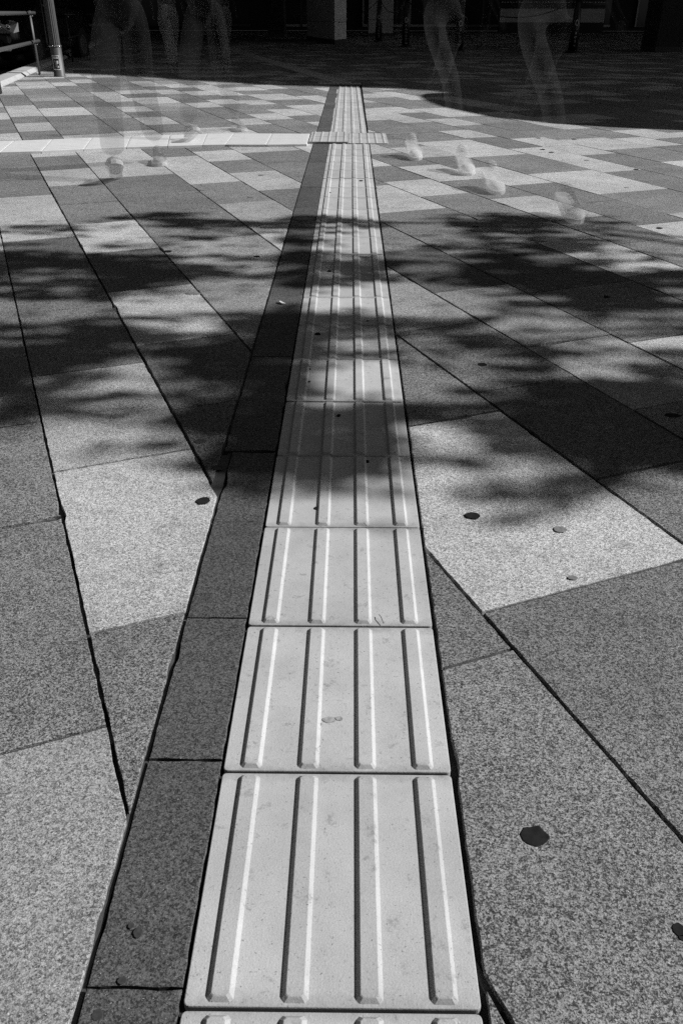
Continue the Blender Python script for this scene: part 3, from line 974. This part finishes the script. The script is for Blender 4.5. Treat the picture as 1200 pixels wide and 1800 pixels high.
def person(front, rear, a_leg, c_leg, a_top, c_top, a_shoe, c_up, c_sole, c_toe, label, wide=1.0, h=1.68, strike=.35, bare=False, group=None, foot=None, c_skin=.42, a_skin=.05):
    f, r = Vector(front), Vector(rear)
    mid = (f + r) / 2
    d = (f - r); d.z = 0; d.normalize()
    side = Vector((d.y, -d.x, 0))          # the person's left or right
    ang = math.atan2(d.y, d.x) + math.pi / 2
    t = empty('person', (mid.x, mid.y, 0), label=label, cat='person', group=group)
    o0 = mid
    k = h / 1.7
    M_sk = ghost('ghost_skin', c_skin, a_skin); M_lg = ghost('ghost_trousers', c_leg, a_leg); M_tp = ghost('ghost_shirt', c_top, a_top)
    M_up = ghost('ghost_shoe', c_up, a_shoe); M_so = ghost('ghost_sole', c_sole, min(1, a_shoe * 1.6)); M_to = ghost('ghost_toecap', c_toe, min(1, a_shoe * 1.5)); M_la = ghost('ghost_lace', c_toe, min(1, a_shoe * 1.3)); M_hr = ghost('ghost_hair', .03, a_top)
    hipz = .90 * k
    fa = f - o0 - d * .02; ra = r - o0
    ankF = Vector((fa.x, fa.y, .10)) ; ankR = Vector((ra.x, ra.y, .11)) + d * .02
    hip = Vector((0, 0, hipz))
    hF = hip + side * .09; hR = hip - side * .09
    kF = (hF + ankF) / 2 + d * .05; kR = (hR + ankR) / 2 + d * .09
    # body: one continuous figure
    ch = hip + Vector((0, 0, .30 * k)); nk = hip + Vector((0, 0, .56 * k)); hd = nk + Vector((0, 0, .15 * k)) + d * .02
    V = [hip, hip + Vector((0, 0, .14 * k)), ch, nk - Vector((0, 0, .07)), nk, hd - Vector((0, 0, .05)), hd + Vector((0, 0, .06))]
    E = [(0, 1), (1, 2), (2, 3), (3, 4), (4, 5), (5, 6)]
    Rr = [(.15, .10), (.13, .09), (.155, .10), (.12, .075), .045, (.072, .082), (.07, .078)]
    for hh, kk, aa in ((hF, kF, ankF), (hR, kR, ankR)):
        n = len(V)
        V += [hh - Vector((0, 0, .06)), kk, (kk + aa) / 2 - d * .015, aa]
        E += [(0, n), (n, n + 1), (n + 1, n + 2), (n + 2, n + 3)]
        Rr += [.078, .052, .05, .034]
    for s, sw in ((1, -1), (-1, 1)):
        sh = nk - Vector((0, 0, .08)) + side * .17 * s
        el = sh + Vector((0, 0, -.28 * k)) + side * .03 * s - d * .05 + d * .10 * sw
        wr = el + Vector((0, 0, -.22 * k)) + d * (.09 + .13 * sw)
        n = len(V); V += [sh, el, wr]; E += [(3, n), (n, n + 1), (n + 1, n + 2)]; Rr += [.05, .036, .026]
        palm = wr + (wr - el).normalized() * .06
        V.append(palm); E.append((n + 2, n + 3)); Rr.append((.034, .016))
        dirn = (wr - el).normalized(); fs = d
        for q, ln in enumerate((.065, .075, .07, .055)):
            b0 = palm + dirn * .03 + fs * (.024 - .016 * q)
            tip = b0 + dirn * ln * .9 - side * s * .012
            m_ = len(V); V += [b0, tip]; E += [(n + 3, m_), (m_, m_ + 1)]; Rr += [.009, .007]
        m_ = len(V); V += [palm + fs * .035, palm + fs * .05 + dirn * .04]; E += [(n + 3, m_), (m_, m_ + 1)]; Rr += [.010, .008]
    body = skin('body', V, E, Rr, M_sk, t, 0, 1)
    # face
    hc = hd + Vector((0, 0, .005))
    for s in (-1, 1):
        bm = bmesh.new()
        bmesh.ops.create_icosphere(bm, subdivisions=1, radius=.011, matrix=Matrix.Translation(hc + d * .082 + side * .03 * s + Vector((0, 0, .01))))
        obj('eye', bm, M_hr, t, True)
    bm = bmesh.new(); tube(bm, [hc + d * .082 + Vector((0, 0, .0)), hc + d * .105 + Vector((0, 0, -.035)), hc + d * .082 + Vector((0, 0, -.04))], [.007, .012, .009], 8)
    obj('nose', bm, M_sk, t, True)
    bm = bmesh.new(); tube(bm, [hc + d * .078 - side * .022 + Vector((0, 0, -.062)), hc + d * .088 + Vector((0, 0, -.06)), hc + d * .078 + side * .022 + Vector((0, 0, -.062))], .005, 6)
    obj('mouth', bm, M_hr, t, True)
    for s in (-1, 1):
        bm = bmesh.new()
        tube(bm, [hc + side * .078 * s + Vector((0, 0, .02)), hc + side * .086 * s - d * .012, hc + side * .078 * s + Vector((0, 0, -.035))], [.008, .014, .007], 8)
        obj('ear', bm, M_sk, t, True)
    bm = bmesh.new()
    bmesh.ops.create_uvsphere(bm, u_segments=20, v_segments=12, radius=.098, matrix=Matrix.Translation(hd + Vector((0, 0, .055)) - d * .016))
    lim = hd.z + .03
    bmesh.ops.delete(bm, geom=[v for v in bm.verts if v.co.z < lim and (v.co - hd).dot(d) > -.03 or v.co.z < lim - .07], context='VERTS')
    obj('hair', bm, M_hr, t, True)
    # clothes
    if not bare:
        V = [hip + Vector((0, 0, .08)), hip]; E = [(0, 1)]; Rr = [(.105, .09), (.115 * wide, .10)]
        for hh, kk, aa in ((hF, kF, ankF), (hR, kR, ankR)):
            n = len(V)
            V += [hh - Vector((0, 0, .08)), kk, (kk + aa) / 2 - d * .01, aa + Vector((0, 0, .035))]
            E += [(1, n), (n, n + 1), (n + 1, n + 2), (n + 2, n + 3)]
            Rr += [.080 * wide, .068 * wide, .063 * wide, .058 * wide]
        skin('trousers', V, E, Rr, M_lg, t, 1, 2)
    V = [hip - Vector((0, 0, .10)), hip + Vector((0, 0, .15 * k)), ch, nk - Vector((0, 0, .07)), nk - Vector((0, 0, .02))]
    E = [(0, 1), (1, 2), (2, 3), (3, 4)]; Rr = [(.172, .125), (.15, .11), (.175, .12), (.14, .09), .06]
    for s, sw in ((1, -1), (-1, 1)):
        sh = nk - Vector((0, 0, .08)) + side * .17 * s
        el = sh + Vector((0, 0, -.28 * k)) + side * .03 * s - d * .05 + d * .10 * sw
        n = len(V); V += [sh, el.lerp(sh, .15)]; E += [(3, n), (n, n + 1)]; Rr += [.066, .052]
    skin('shirt', V, E, Rr, M_tp, t, 0, 1)
    # front foot strikes heel first, rear foot flat
    if foot is not None: ang = math.atan2(foot[0], -foot[1])
    pf = Vector((fa.x, fa.y, 0)); pr = Vector((ra.x, ra.y, 0))
    zf = .062 * math.sin(strike) if strike > 0 else .215 * math.sin(-strike)
    shoe(t, pf + Vector((0, 0, zf + .003)), ang, -strike, M_up, M_so, M_to, M_la)
    shoe(t, pr + Vector((0, 0, (zf if strike < 0 else 0) + .003)), ang, -strike if strike < 0 else 0, M_up, M_so, M_to, M_la)
    return t

person(at(203, 318), at(279, 284), .14, .02, .03, .06, .22, .10, .75, .55,
       'translucent walker in wide dark trousers nearest the camera on the left', wide=1.25, strike=.42, foot=(.25, -1), c_skin=.03, a_skin=.03)
person(at(332, 250), at(415, 227), .09, .02, .025, .06, .18, .16, .75, .50,
       'translucent walker in dark trousers stepping over the tactile crossing', wide=1.2, strike=.35, foot=(.4, -1), c_skin=.03, a_skin=.03)
person(at(812, 300), at(721, 274), .018, .45, .006, .20, .20, .60, .9, .9,
       'faint walker in pale trousers and pale toe capped sneakers beside the warning tiles', wide=.85, strike=-.26, foot=(.12, -1), c_skin=.2, a_skin=.006)
person(at(990, 378), at(857, 330), .016, .45, .006, .16, .15, .60, .9, .9,
       'faint walker in pale trousers and sneakers nearest the camera on the right', wide=.85, strike=-.26, foot=(.12, -1), c_skin=.2, a_skin=.006)
person(Vector((-2.75, 14.3, 0)), Vector((-2.95, 14.85, 0)), .10, .60, .05, .4, .2, .2, .5, .5,
       'pale blurred walker in light trousers in the shade behind the lamp pole', wide=1.5, strike=.1, a_skin=.02)
person(Vector((-2.3, 17.2, 0)), Vector((-2.45, 17.75, 0)), .10, .60, .06, .4, .2, .2, .5, .5,
       'pale blurred walker beside the branching tactile line in deep shade', wide=1.4, strike=.1, a_skin=.02)

# ------------------------------------------------------------------ added shade-casting deck, columns, walls (the dark background)
ZD = 16.0
off = Vector((SD.x, SD.y, 0)) * (ZD / SD.z)
edge_px = [(-300, 129), (0, 127), (40, 121), (66, 114), (82, 109), (112, 109), (124, 115), (140, 124), (180, 127.5), (260, 130.5), (330, 135), (420, 141), (560, 149), (620, 150.5), (700, 153), (800, 156), (850, 158.5), (885, 163.5), (915, 168), (950, 168), (962, 163.5), (1038, 164), (1050, 169), (1155, 170), (1400, 171)]
ep = [at(u, v) + off for u, v in edge_px]  # added deck: its edge is the wanted shade edge slid towards the sun
far_y = 62
poly = [(p.x, p.y) for p in ep] + [(70, ep[-1].y), (70, far_y), (-22, far_y), (-22, ep[0].y)]
bm = bmesh.new()
prism(bm, poly, ZD, ZD + .6)
bmesh.ops.triangulate(bm, faces=[f for f in bm.faces if len(f.verts) > 4])
bmesh.ops.recalc_face_normals(bm, faces=bm.faces)
deck = obj('shade_deck', bm, M_DARKCON)
tag(deck, 'added high deck out of view, outline shaped to cast the dark shade', 'deck')
# pale wall end / columns
def col_prism(name, pts, h, mat, label, cat='column', grp=None):
    c = Vector((sum(p[0] for p in pts) / len(pts), sum(p[1] for p in pts) / len(pts), 0))
    t = empty(name, c, label=label, cat=cat, group=grp)
    bm = bmesh.new(); P = [(p[0] - c.x, p[1] - c.y) for p in pts]
    if area(P) < 0: P = P[::-1]
    prism(bm, P, 0, h)
    obj('shaft', bm, mat, t)
    bm = bmesh.new()
    P2 = [(p[0] * 1.03, p[1] * 1.03) for p in P]
    prism(bm, P2, 0, .12)
    obj('plinth', bm, M_DARKCON, t)
    # panel joint
    bm = bmesh.new(); P3 = [(p[0] * 1.004, p[1] * 1.004) for p in P]; prism(bm, P3, .58, .592)
    obj('panel_joint', bm, M_DARKCON, t)
    return t
a, b = at(588, 78), at(540, 70)
col_prism('stone_column', [(a.x, a.y), (b.x, b.y), (b.x + 1.2, b.y + 1.0), (a.x + .35, a.y + 1.2)], ZD, M_COLM, 'pale square stone column left of the belt stanchions')
a, b = at(690, 64), at(647, 64)
col_prism('stone_column', [(a.x, a.y), (b.x, b.y), (b.x, b.y + 1.4), (a.x, a.y + 1.4)], ZD, M_COLM2, 'wide grey stone column in deep shade behind the stanchions')
a, b = at(500, 66), at(472, 66)
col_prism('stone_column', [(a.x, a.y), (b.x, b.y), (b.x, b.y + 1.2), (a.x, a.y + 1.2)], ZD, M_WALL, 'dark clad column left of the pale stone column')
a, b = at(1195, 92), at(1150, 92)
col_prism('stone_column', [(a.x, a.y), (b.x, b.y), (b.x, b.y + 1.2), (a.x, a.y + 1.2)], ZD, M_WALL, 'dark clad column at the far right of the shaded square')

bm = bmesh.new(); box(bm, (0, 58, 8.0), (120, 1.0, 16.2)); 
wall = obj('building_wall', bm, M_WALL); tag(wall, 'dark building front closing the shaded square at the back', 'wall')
bm = bmesh.new(); box(bm, (-26, 22, 22.0), (4.0, 90, 44.3))  # left front set near and tall to cut the sky light
wall2 = obj('building_wall', bm, M_WALL); tag(wall2, 'dark building front beyond the road at the left, made tall to block sky light', 'wall')
bm = bmesh.new(); box(bm, (4, -22, 18), (60, 8, 36.3))  # unseen block behind the camera, added to reduce sky fill
wall3 = obj('building_wall', bm, M_WALL); tag(wall3, 'added tall dark building front behind the camera, blocking sky light', 'wall')
bm = bmesh.new(); box(bm, (5, 48, 24), (110, 26, 15))  # extra mass over the deck, added to block sky light from the back
upper = obj('sky_block_storeys', bm, M_WALL, deck)
# low wall with slatted fence
YF = 46.0
fx = [YF * .857 * (u - 600) / F + CX for u in (862, 1046)]
t = empty('slatted_fence', (sum(fx) / 2, YF, 0), label='pale slatted fence on a low wall at the back right', cat='fence')
wx = fx[1] - fx[0]
bm = bmesh.new(); box(bm, (0, 0, .50), (wx, .3, 1.0)); obj('low_wall', bm, M_COLM2, t)
bm = bmesh.new(); box(bm, (0, -.01, .22), (wx, .34, .44)); obj('low_wall_base', bm, M_WALL, t)
for zz_ in (1.10, 1.34):
    bm = bmesh.new(); box(bm, (0, -.03, zz_), (wx, .08, .10)); obj('rail', bm, M_DARKM, t)
ns = 36
bm = bmesh.new(); box(bm, (0, 0, 2.0), (wx / ns * .58, .04, 1.5)); me = bpy.data.meshes.new('slat'); bm.to_mesh(me); bm.free(); me.materials.append(M_COLM)
for i in range(ns):
    o = link_mesh('slat', me, None, t); o.location = (-wx / 2 + wx / ns * (i + .5), 0, 0)
# shopfront panes and frames of the back wall
M_PANE = plain('shopfront_glass', 0.03, 0.12, 0, .2, 1)
rr = random.Random(5)
x = -17.0
while x < 24:
    ww = rr.choice((1.6, 2.2, 2.8))
    bm = bmesh.new(); box(bm, (x + ww / 2, 57.46, 1.55), (ww - .12, .04, 2.7)); pn = obj('shop_window', bm, M_PANE, wall)
    bm = bmesh.new(); box(bm, (x + ww / 2, 57.42, .16), (ww - .02, .10, .12)); obj('sill', bm, M_COLM2 if rr.random() < .5 else M_STEEL, pn)
    bm = bmesh.new(); box(bm, (x, 57.40, 1.55), (.09, .12, 2.9)); obj('mullion', bm, M_COLM2 if rr.random() < .4 else M_STEEL, wall)
    x += ww + (rr.random() < .25) * 1.5

# ------------------------------------------------------------------ stanchions with wrapped signs and chain
def stanchion(u, v, h, label, marks=True, bright=.5):
    p = at(u, v)
    t = empty('sign_stanchion', (p.x, p.y, 0), label=label, cat='stanchion', group='sign stanchions joined by a chain')
    bm = bmesh.new(); lathe(bm, [(.17, 0), (.17, .03), (.05, .06), (.03, .07)], 20); obj('foot', bm, M_DARKM, t, True)
    bm = bmesh.new(); lathe(bm, [(.115, .06), (.10, h * .55), (.075, h), (.05, h + .02)], 20); sl = obj('sleeve', bm, M_DARKM, t, True)
    bm = bmesh.new(); lathe(bm, [(.02, h), (.05, h + .03), (.05, h + .09), (.02, h + .12)], 16); obj('head', bm, M_DARKM, t, True)
    mk = plain('pale_mark', bright, .6, 0, .1, 20)
    # ring emblem and a column of small strokes facing the camera
    zc = h * .60
    bm = bmesh.new()
    y0 = -.118
    for k in range(14):
        a0, a1 = 2 * math.pi * k / 14, 2 * math.pi * (k + 1) / 14
        ro, ri = .058, .034
        vs = [bm.verts.new((ro * .75 * math.cos(a0), y0, zc + ro * math.sin(a0) * 1.2)), bm.verts.new((ro * .75 * math.cos(a1), y0, zc + ro * math.sin(a1) * 1.2)),
              bm.verts.new((ri * .75 * math.cos(a1), y0, zc + ri * math.sin(a1) * 1.2)), bm.verts.new((ri * .75 * math.cos(a0), y0, zc + ri * math.sin(a0) * 1.2))]
        bm.faces.new(vs)
    em = obj('emblem', bm, mk, sl); em.modifiers.new('t', 'SOLIDIFY').thickness = .003
    rr = random.Random(int(u))
    for q in range(6):
        bm = bmesh.new()
        zz = zc - .13 - q * .085
        if zz < .1: break
        for _ in range(4):
            if rr.random() < .5: box(bm, (rr.uniform(-.012, .012), y0, zz + rr.uniform(-.025, .025)), (.05, .004, .009))
            else: box(bm, (rr.uniform(-.02, .02), y0, zz), (.009, .004, .055))
        obj('sign_character', bm, mk, sl)
    return Vector((p.x, p.y, h + .06))
tops = [stanchion(600, 66, 1.05, 'dark wrapped sign stanchion between the two pale columns', bright=.15),
        stanchion(665, 73, 1.18, 'dark wrapped sign stanchion in front of the wide grey column', bright=.5),
        stanchion(712, 82, 1.10, 'dark wrapped sign stanchion right of the wide grey column', bright=.8),
        stanchion(805, 90, 1.02, 'dark wrapped sign stanchion behind the pale walkers', bright=.8),
        stanchion(1005, 93, 1.06, 'dark wrapped sign stanchion in front of the slatted fence', bright=.6)]
for i in range(4):
    a, b = tops[i], tops[i + 1]
    t = empty('barrier_chain', (a.x, a.y, a.z), label=['thin chain sagging between the two leftmost sign stanchions', 'thin chain from the grey column stanchion to the next one right', 'thin chain sagging behind the pale walkers between stanchions', 'long thin chain reaching the stanchion before the slatted fence'][i], cat='chain')
    bm = bmesh.new(); pts = []
    for q in range(13):
        u = q / 12; p = a.lerp(b, u) - a; p.z -= .45 * 4 * u * (1 - u) * .8; pts.append(p)
    tube(bm, pts, .014, 6); obj('chain_line', bm, M_DARKM, t, True)

# ------------------------------------------------------------------ rounded canopy off the right edge (added, outline shaped to cast the curved shade)
ZR = 4.2
offc = Vector((SD.x, SD.y, 0)) * (ZR / SD.z)
cp = [(760, 168), (764, 172.5), (775, 178.5), (800, 187), (850, 197.5), (900, 206.5), (1000, 217), (1100, 223.5), (1200, 228), (1400, 235)]
cb = [(1400, 166.5), (1100, 167), (1000, 167.5), (960, 166.5), (880, 164.8), (820, 163.2), (785, 163.4), (768, 165)]
pp = [at(u, v) + offc for u, v in cp + cb]
cen = sum(pp, Vector()) / len(pp)
t = empty('canopy', (cen.x, cen.y, 0), label='added rounded canopy off the right edge, outline shaped to cast the curved shade', cat='canopy')
bm = bmesh.new()
P = [(p.x - cen.x, p.y - cen.y) for p in pp]
if area(P) < 0: P = P[::-1]
prism(bm, P, ZR, ZR + .12); bmesh.ops.triangulate(bm, faces=[f for f in bm.faces if len(f.verts) > 4])
bmesh.ops.recalc_face_normals(bm, faces=bm.faces)
obj('shade_canopy_roof', bm, M_DARKCON, t)
for dx in (0, 2.5):
    bm = bmesh.new(); tube(bm, [(dx, 0, 0), (dx, 0, ZR)], .08, 14); obj('canopy_post', bm, M_DARKM, t, True)

# ------------------------------------------------------------------ street tree off the right edge (its dappled shade is in view)
GR = {  # depth of leaf cover, 50 px columns 0..1200, read down the photograph
360: "000000000000000000000000",
372: "000003300000000000000000",
380: "000156630034330356655200",
392: "013246754567643577666311",
402: "444222445443321257765300",
415: "332222332243211246565411",
430: "222233332273122446654311",
445: "665533222372121267654222",
460: "666555543387763368655332",
475: "556788864399972488877654",
490: "334788754257742389998866",
503: "455788422285112256799987",
520: "454553311111000134568876",
538: "221222211140000113346665",
556: "221344555555432345523433",
572: "444556556699984563212222",
588: "556665555699875442112222",
604: "446887777783111466511222",
620: "578888887895552344664333",
640: "777533888895432233555444",
660: "766322588892111233577555",
680: "766334578892111234799765",
700: "765445678995442246899876",
720: "764335678887874667999988",
740: "764334567897885444899999",
760: "321222347877875555678999",
780: "110223467889986544467899",
800: "110124566899976544467998",
820: "000122455688765555566765",
840: "000001233476654344556432",
860: "000000122276654445554310",
880: "000000011154554456443100",
900: "000000000021166555432000",
920: "000000000001133244310000",
940: "000000000000001110000000",
960: "000000000000000000000000"}
GY = sorted(GR)
def cover(u, v):
    if v < GY[0] or v > GY[-1]: return 0.0
    for a, b in zip(GY, GY[1:]):
        if a <= v <= b: break
    f = (v - a) / (b - a)
    x = min(22.999, max(0, (u - 25) / 50))
    i = int(x); g = x - i
    va = int(GR[a][i]) * (1 - g) + int(GR[a][i + 1]) * g
    vb = int(GR[b][i]) * (1 - g) + int(GR[b][i + 1]) * g
    return va * (1 - f) + vb * f

tree = empty('street_tree', (9.0, 2.6, 0), label='leafy street tree off the right edge casting the dappled shade', cat='tree')
TB = Vector((9.0, 2.6, 0))
bm = bmesh.new(); tube(bm, [(0, 0, -.1), (.03, 0, .5), (-.04, .05, 1.6), (.02, 0, 2.7), (-.1, -.05, 4.2), (-.25, 0, 6.2)], [.26, .19, .16, .14, .11, .04], 14)
obj('trunk', bm, M_BARK, tree, True)
rr = random.Random(12)
V_, F_ = [], []
nl = 0
x0, x1, y0, y1 = -2.6, 2.6, .75, 4.3
A = (x1 - x0) * (y1 - y0)
LEAF = .0022
NT = 190000
seeds = []
for _ in range(NT):
    # small sprays of leaves, each hanging a little apart
    gx, gy = rr.uniform(x0, x1), rr.uniform(y0, y1)
    pv = to_px((gx, gy, 0))
    if pv is None: continue
    u, v = pv[0], pv[1]
    c = cover(min(1199, max(0, u)), v) / 9.6
    if u < 0 or u > 1200: c *= max(.25, 1 - (abs(u - 600) - 600) / 1800)
    st_ = mnoise.noise(Vector((gx * 2.6, gy * 11, 5.1))) * .45 + mnoise.noise(Vector((gx * 6, gy * 22, 1.7))) * .55
    c = c + st_ * min(1, max(0, (c - .1) * 4))
    c = min(1, max(0, (c - .5) * 1.5 + .41)) if c > .19 else c * .15
    tau = -math.log(max(.012, 1 - c * .99))
    if rr.random() > tau / 4.4: continue
    seeds.append((gx, gy))
for gx, gy in seeds:
    z = 3.4 + 1.7 * rr.random() ** .9
    p = Vector((gx, gy, 0)) + Vector((SD.x, SD.y, 0)) * (z / SD.z) + Vector((0, 0, z)) - TB
    L_ = rr.uniform(.055, .085); Wd = L_ * .5
    a = rr.uniform(0, 2 * math.pi)
    ax = Vector((math.cos(a), math.sin(a), rr.uniform(-.5, .3))).normalized()
    nn = Vector((rr.uniform(-.6, .6), rr.uniform(-.6, .6), 1)).normalized()
    bx = nn.cross(ax).normalized()
    b0 = len(V_)
    for q, (s_, t_) in enumerate(((-.5, 0), (-.15, .5), (.25, .38), (.5, 0), (.25, -.38), (-.15, -.5))):
        V_.append(p + ax * L_ * s_ + bx * Wd * t_ + nn * (.006 if q in (0, 3) else 0))
    F_.append(tuple(range(b0, b0 + 6)))
me = bpy.data.meshes.new('crown'); me.from_pydata([tuple(v) for v in V_], [], F_)
tag(link_mesh('crown', me, M_LEAF, tree), kind='stuff')
# limbs reaching into the crown
for k in range(9):
    gx, gy = seeds[rr.randrange(len(seeds))]
    z = rr.uniform(3.8, 4.8)
    e = Vector((gx, gy, 0)) + Vector((SD.x, SD.y, 0)) * (z / SD.z) + Vector((0, 0, z)) - TB
    s_ = Vector((-.1, -.03, rr.uniform(3.2, 4.8)))
    m_ = s_.lerp(e, .45) + Vector((0, 0, .25))
    bm = bmesh.new(); tube(bm, [s_, m_, e], [.045, .024, .007], 8)
    obj('limb', bm, M_BARK, tree, True)
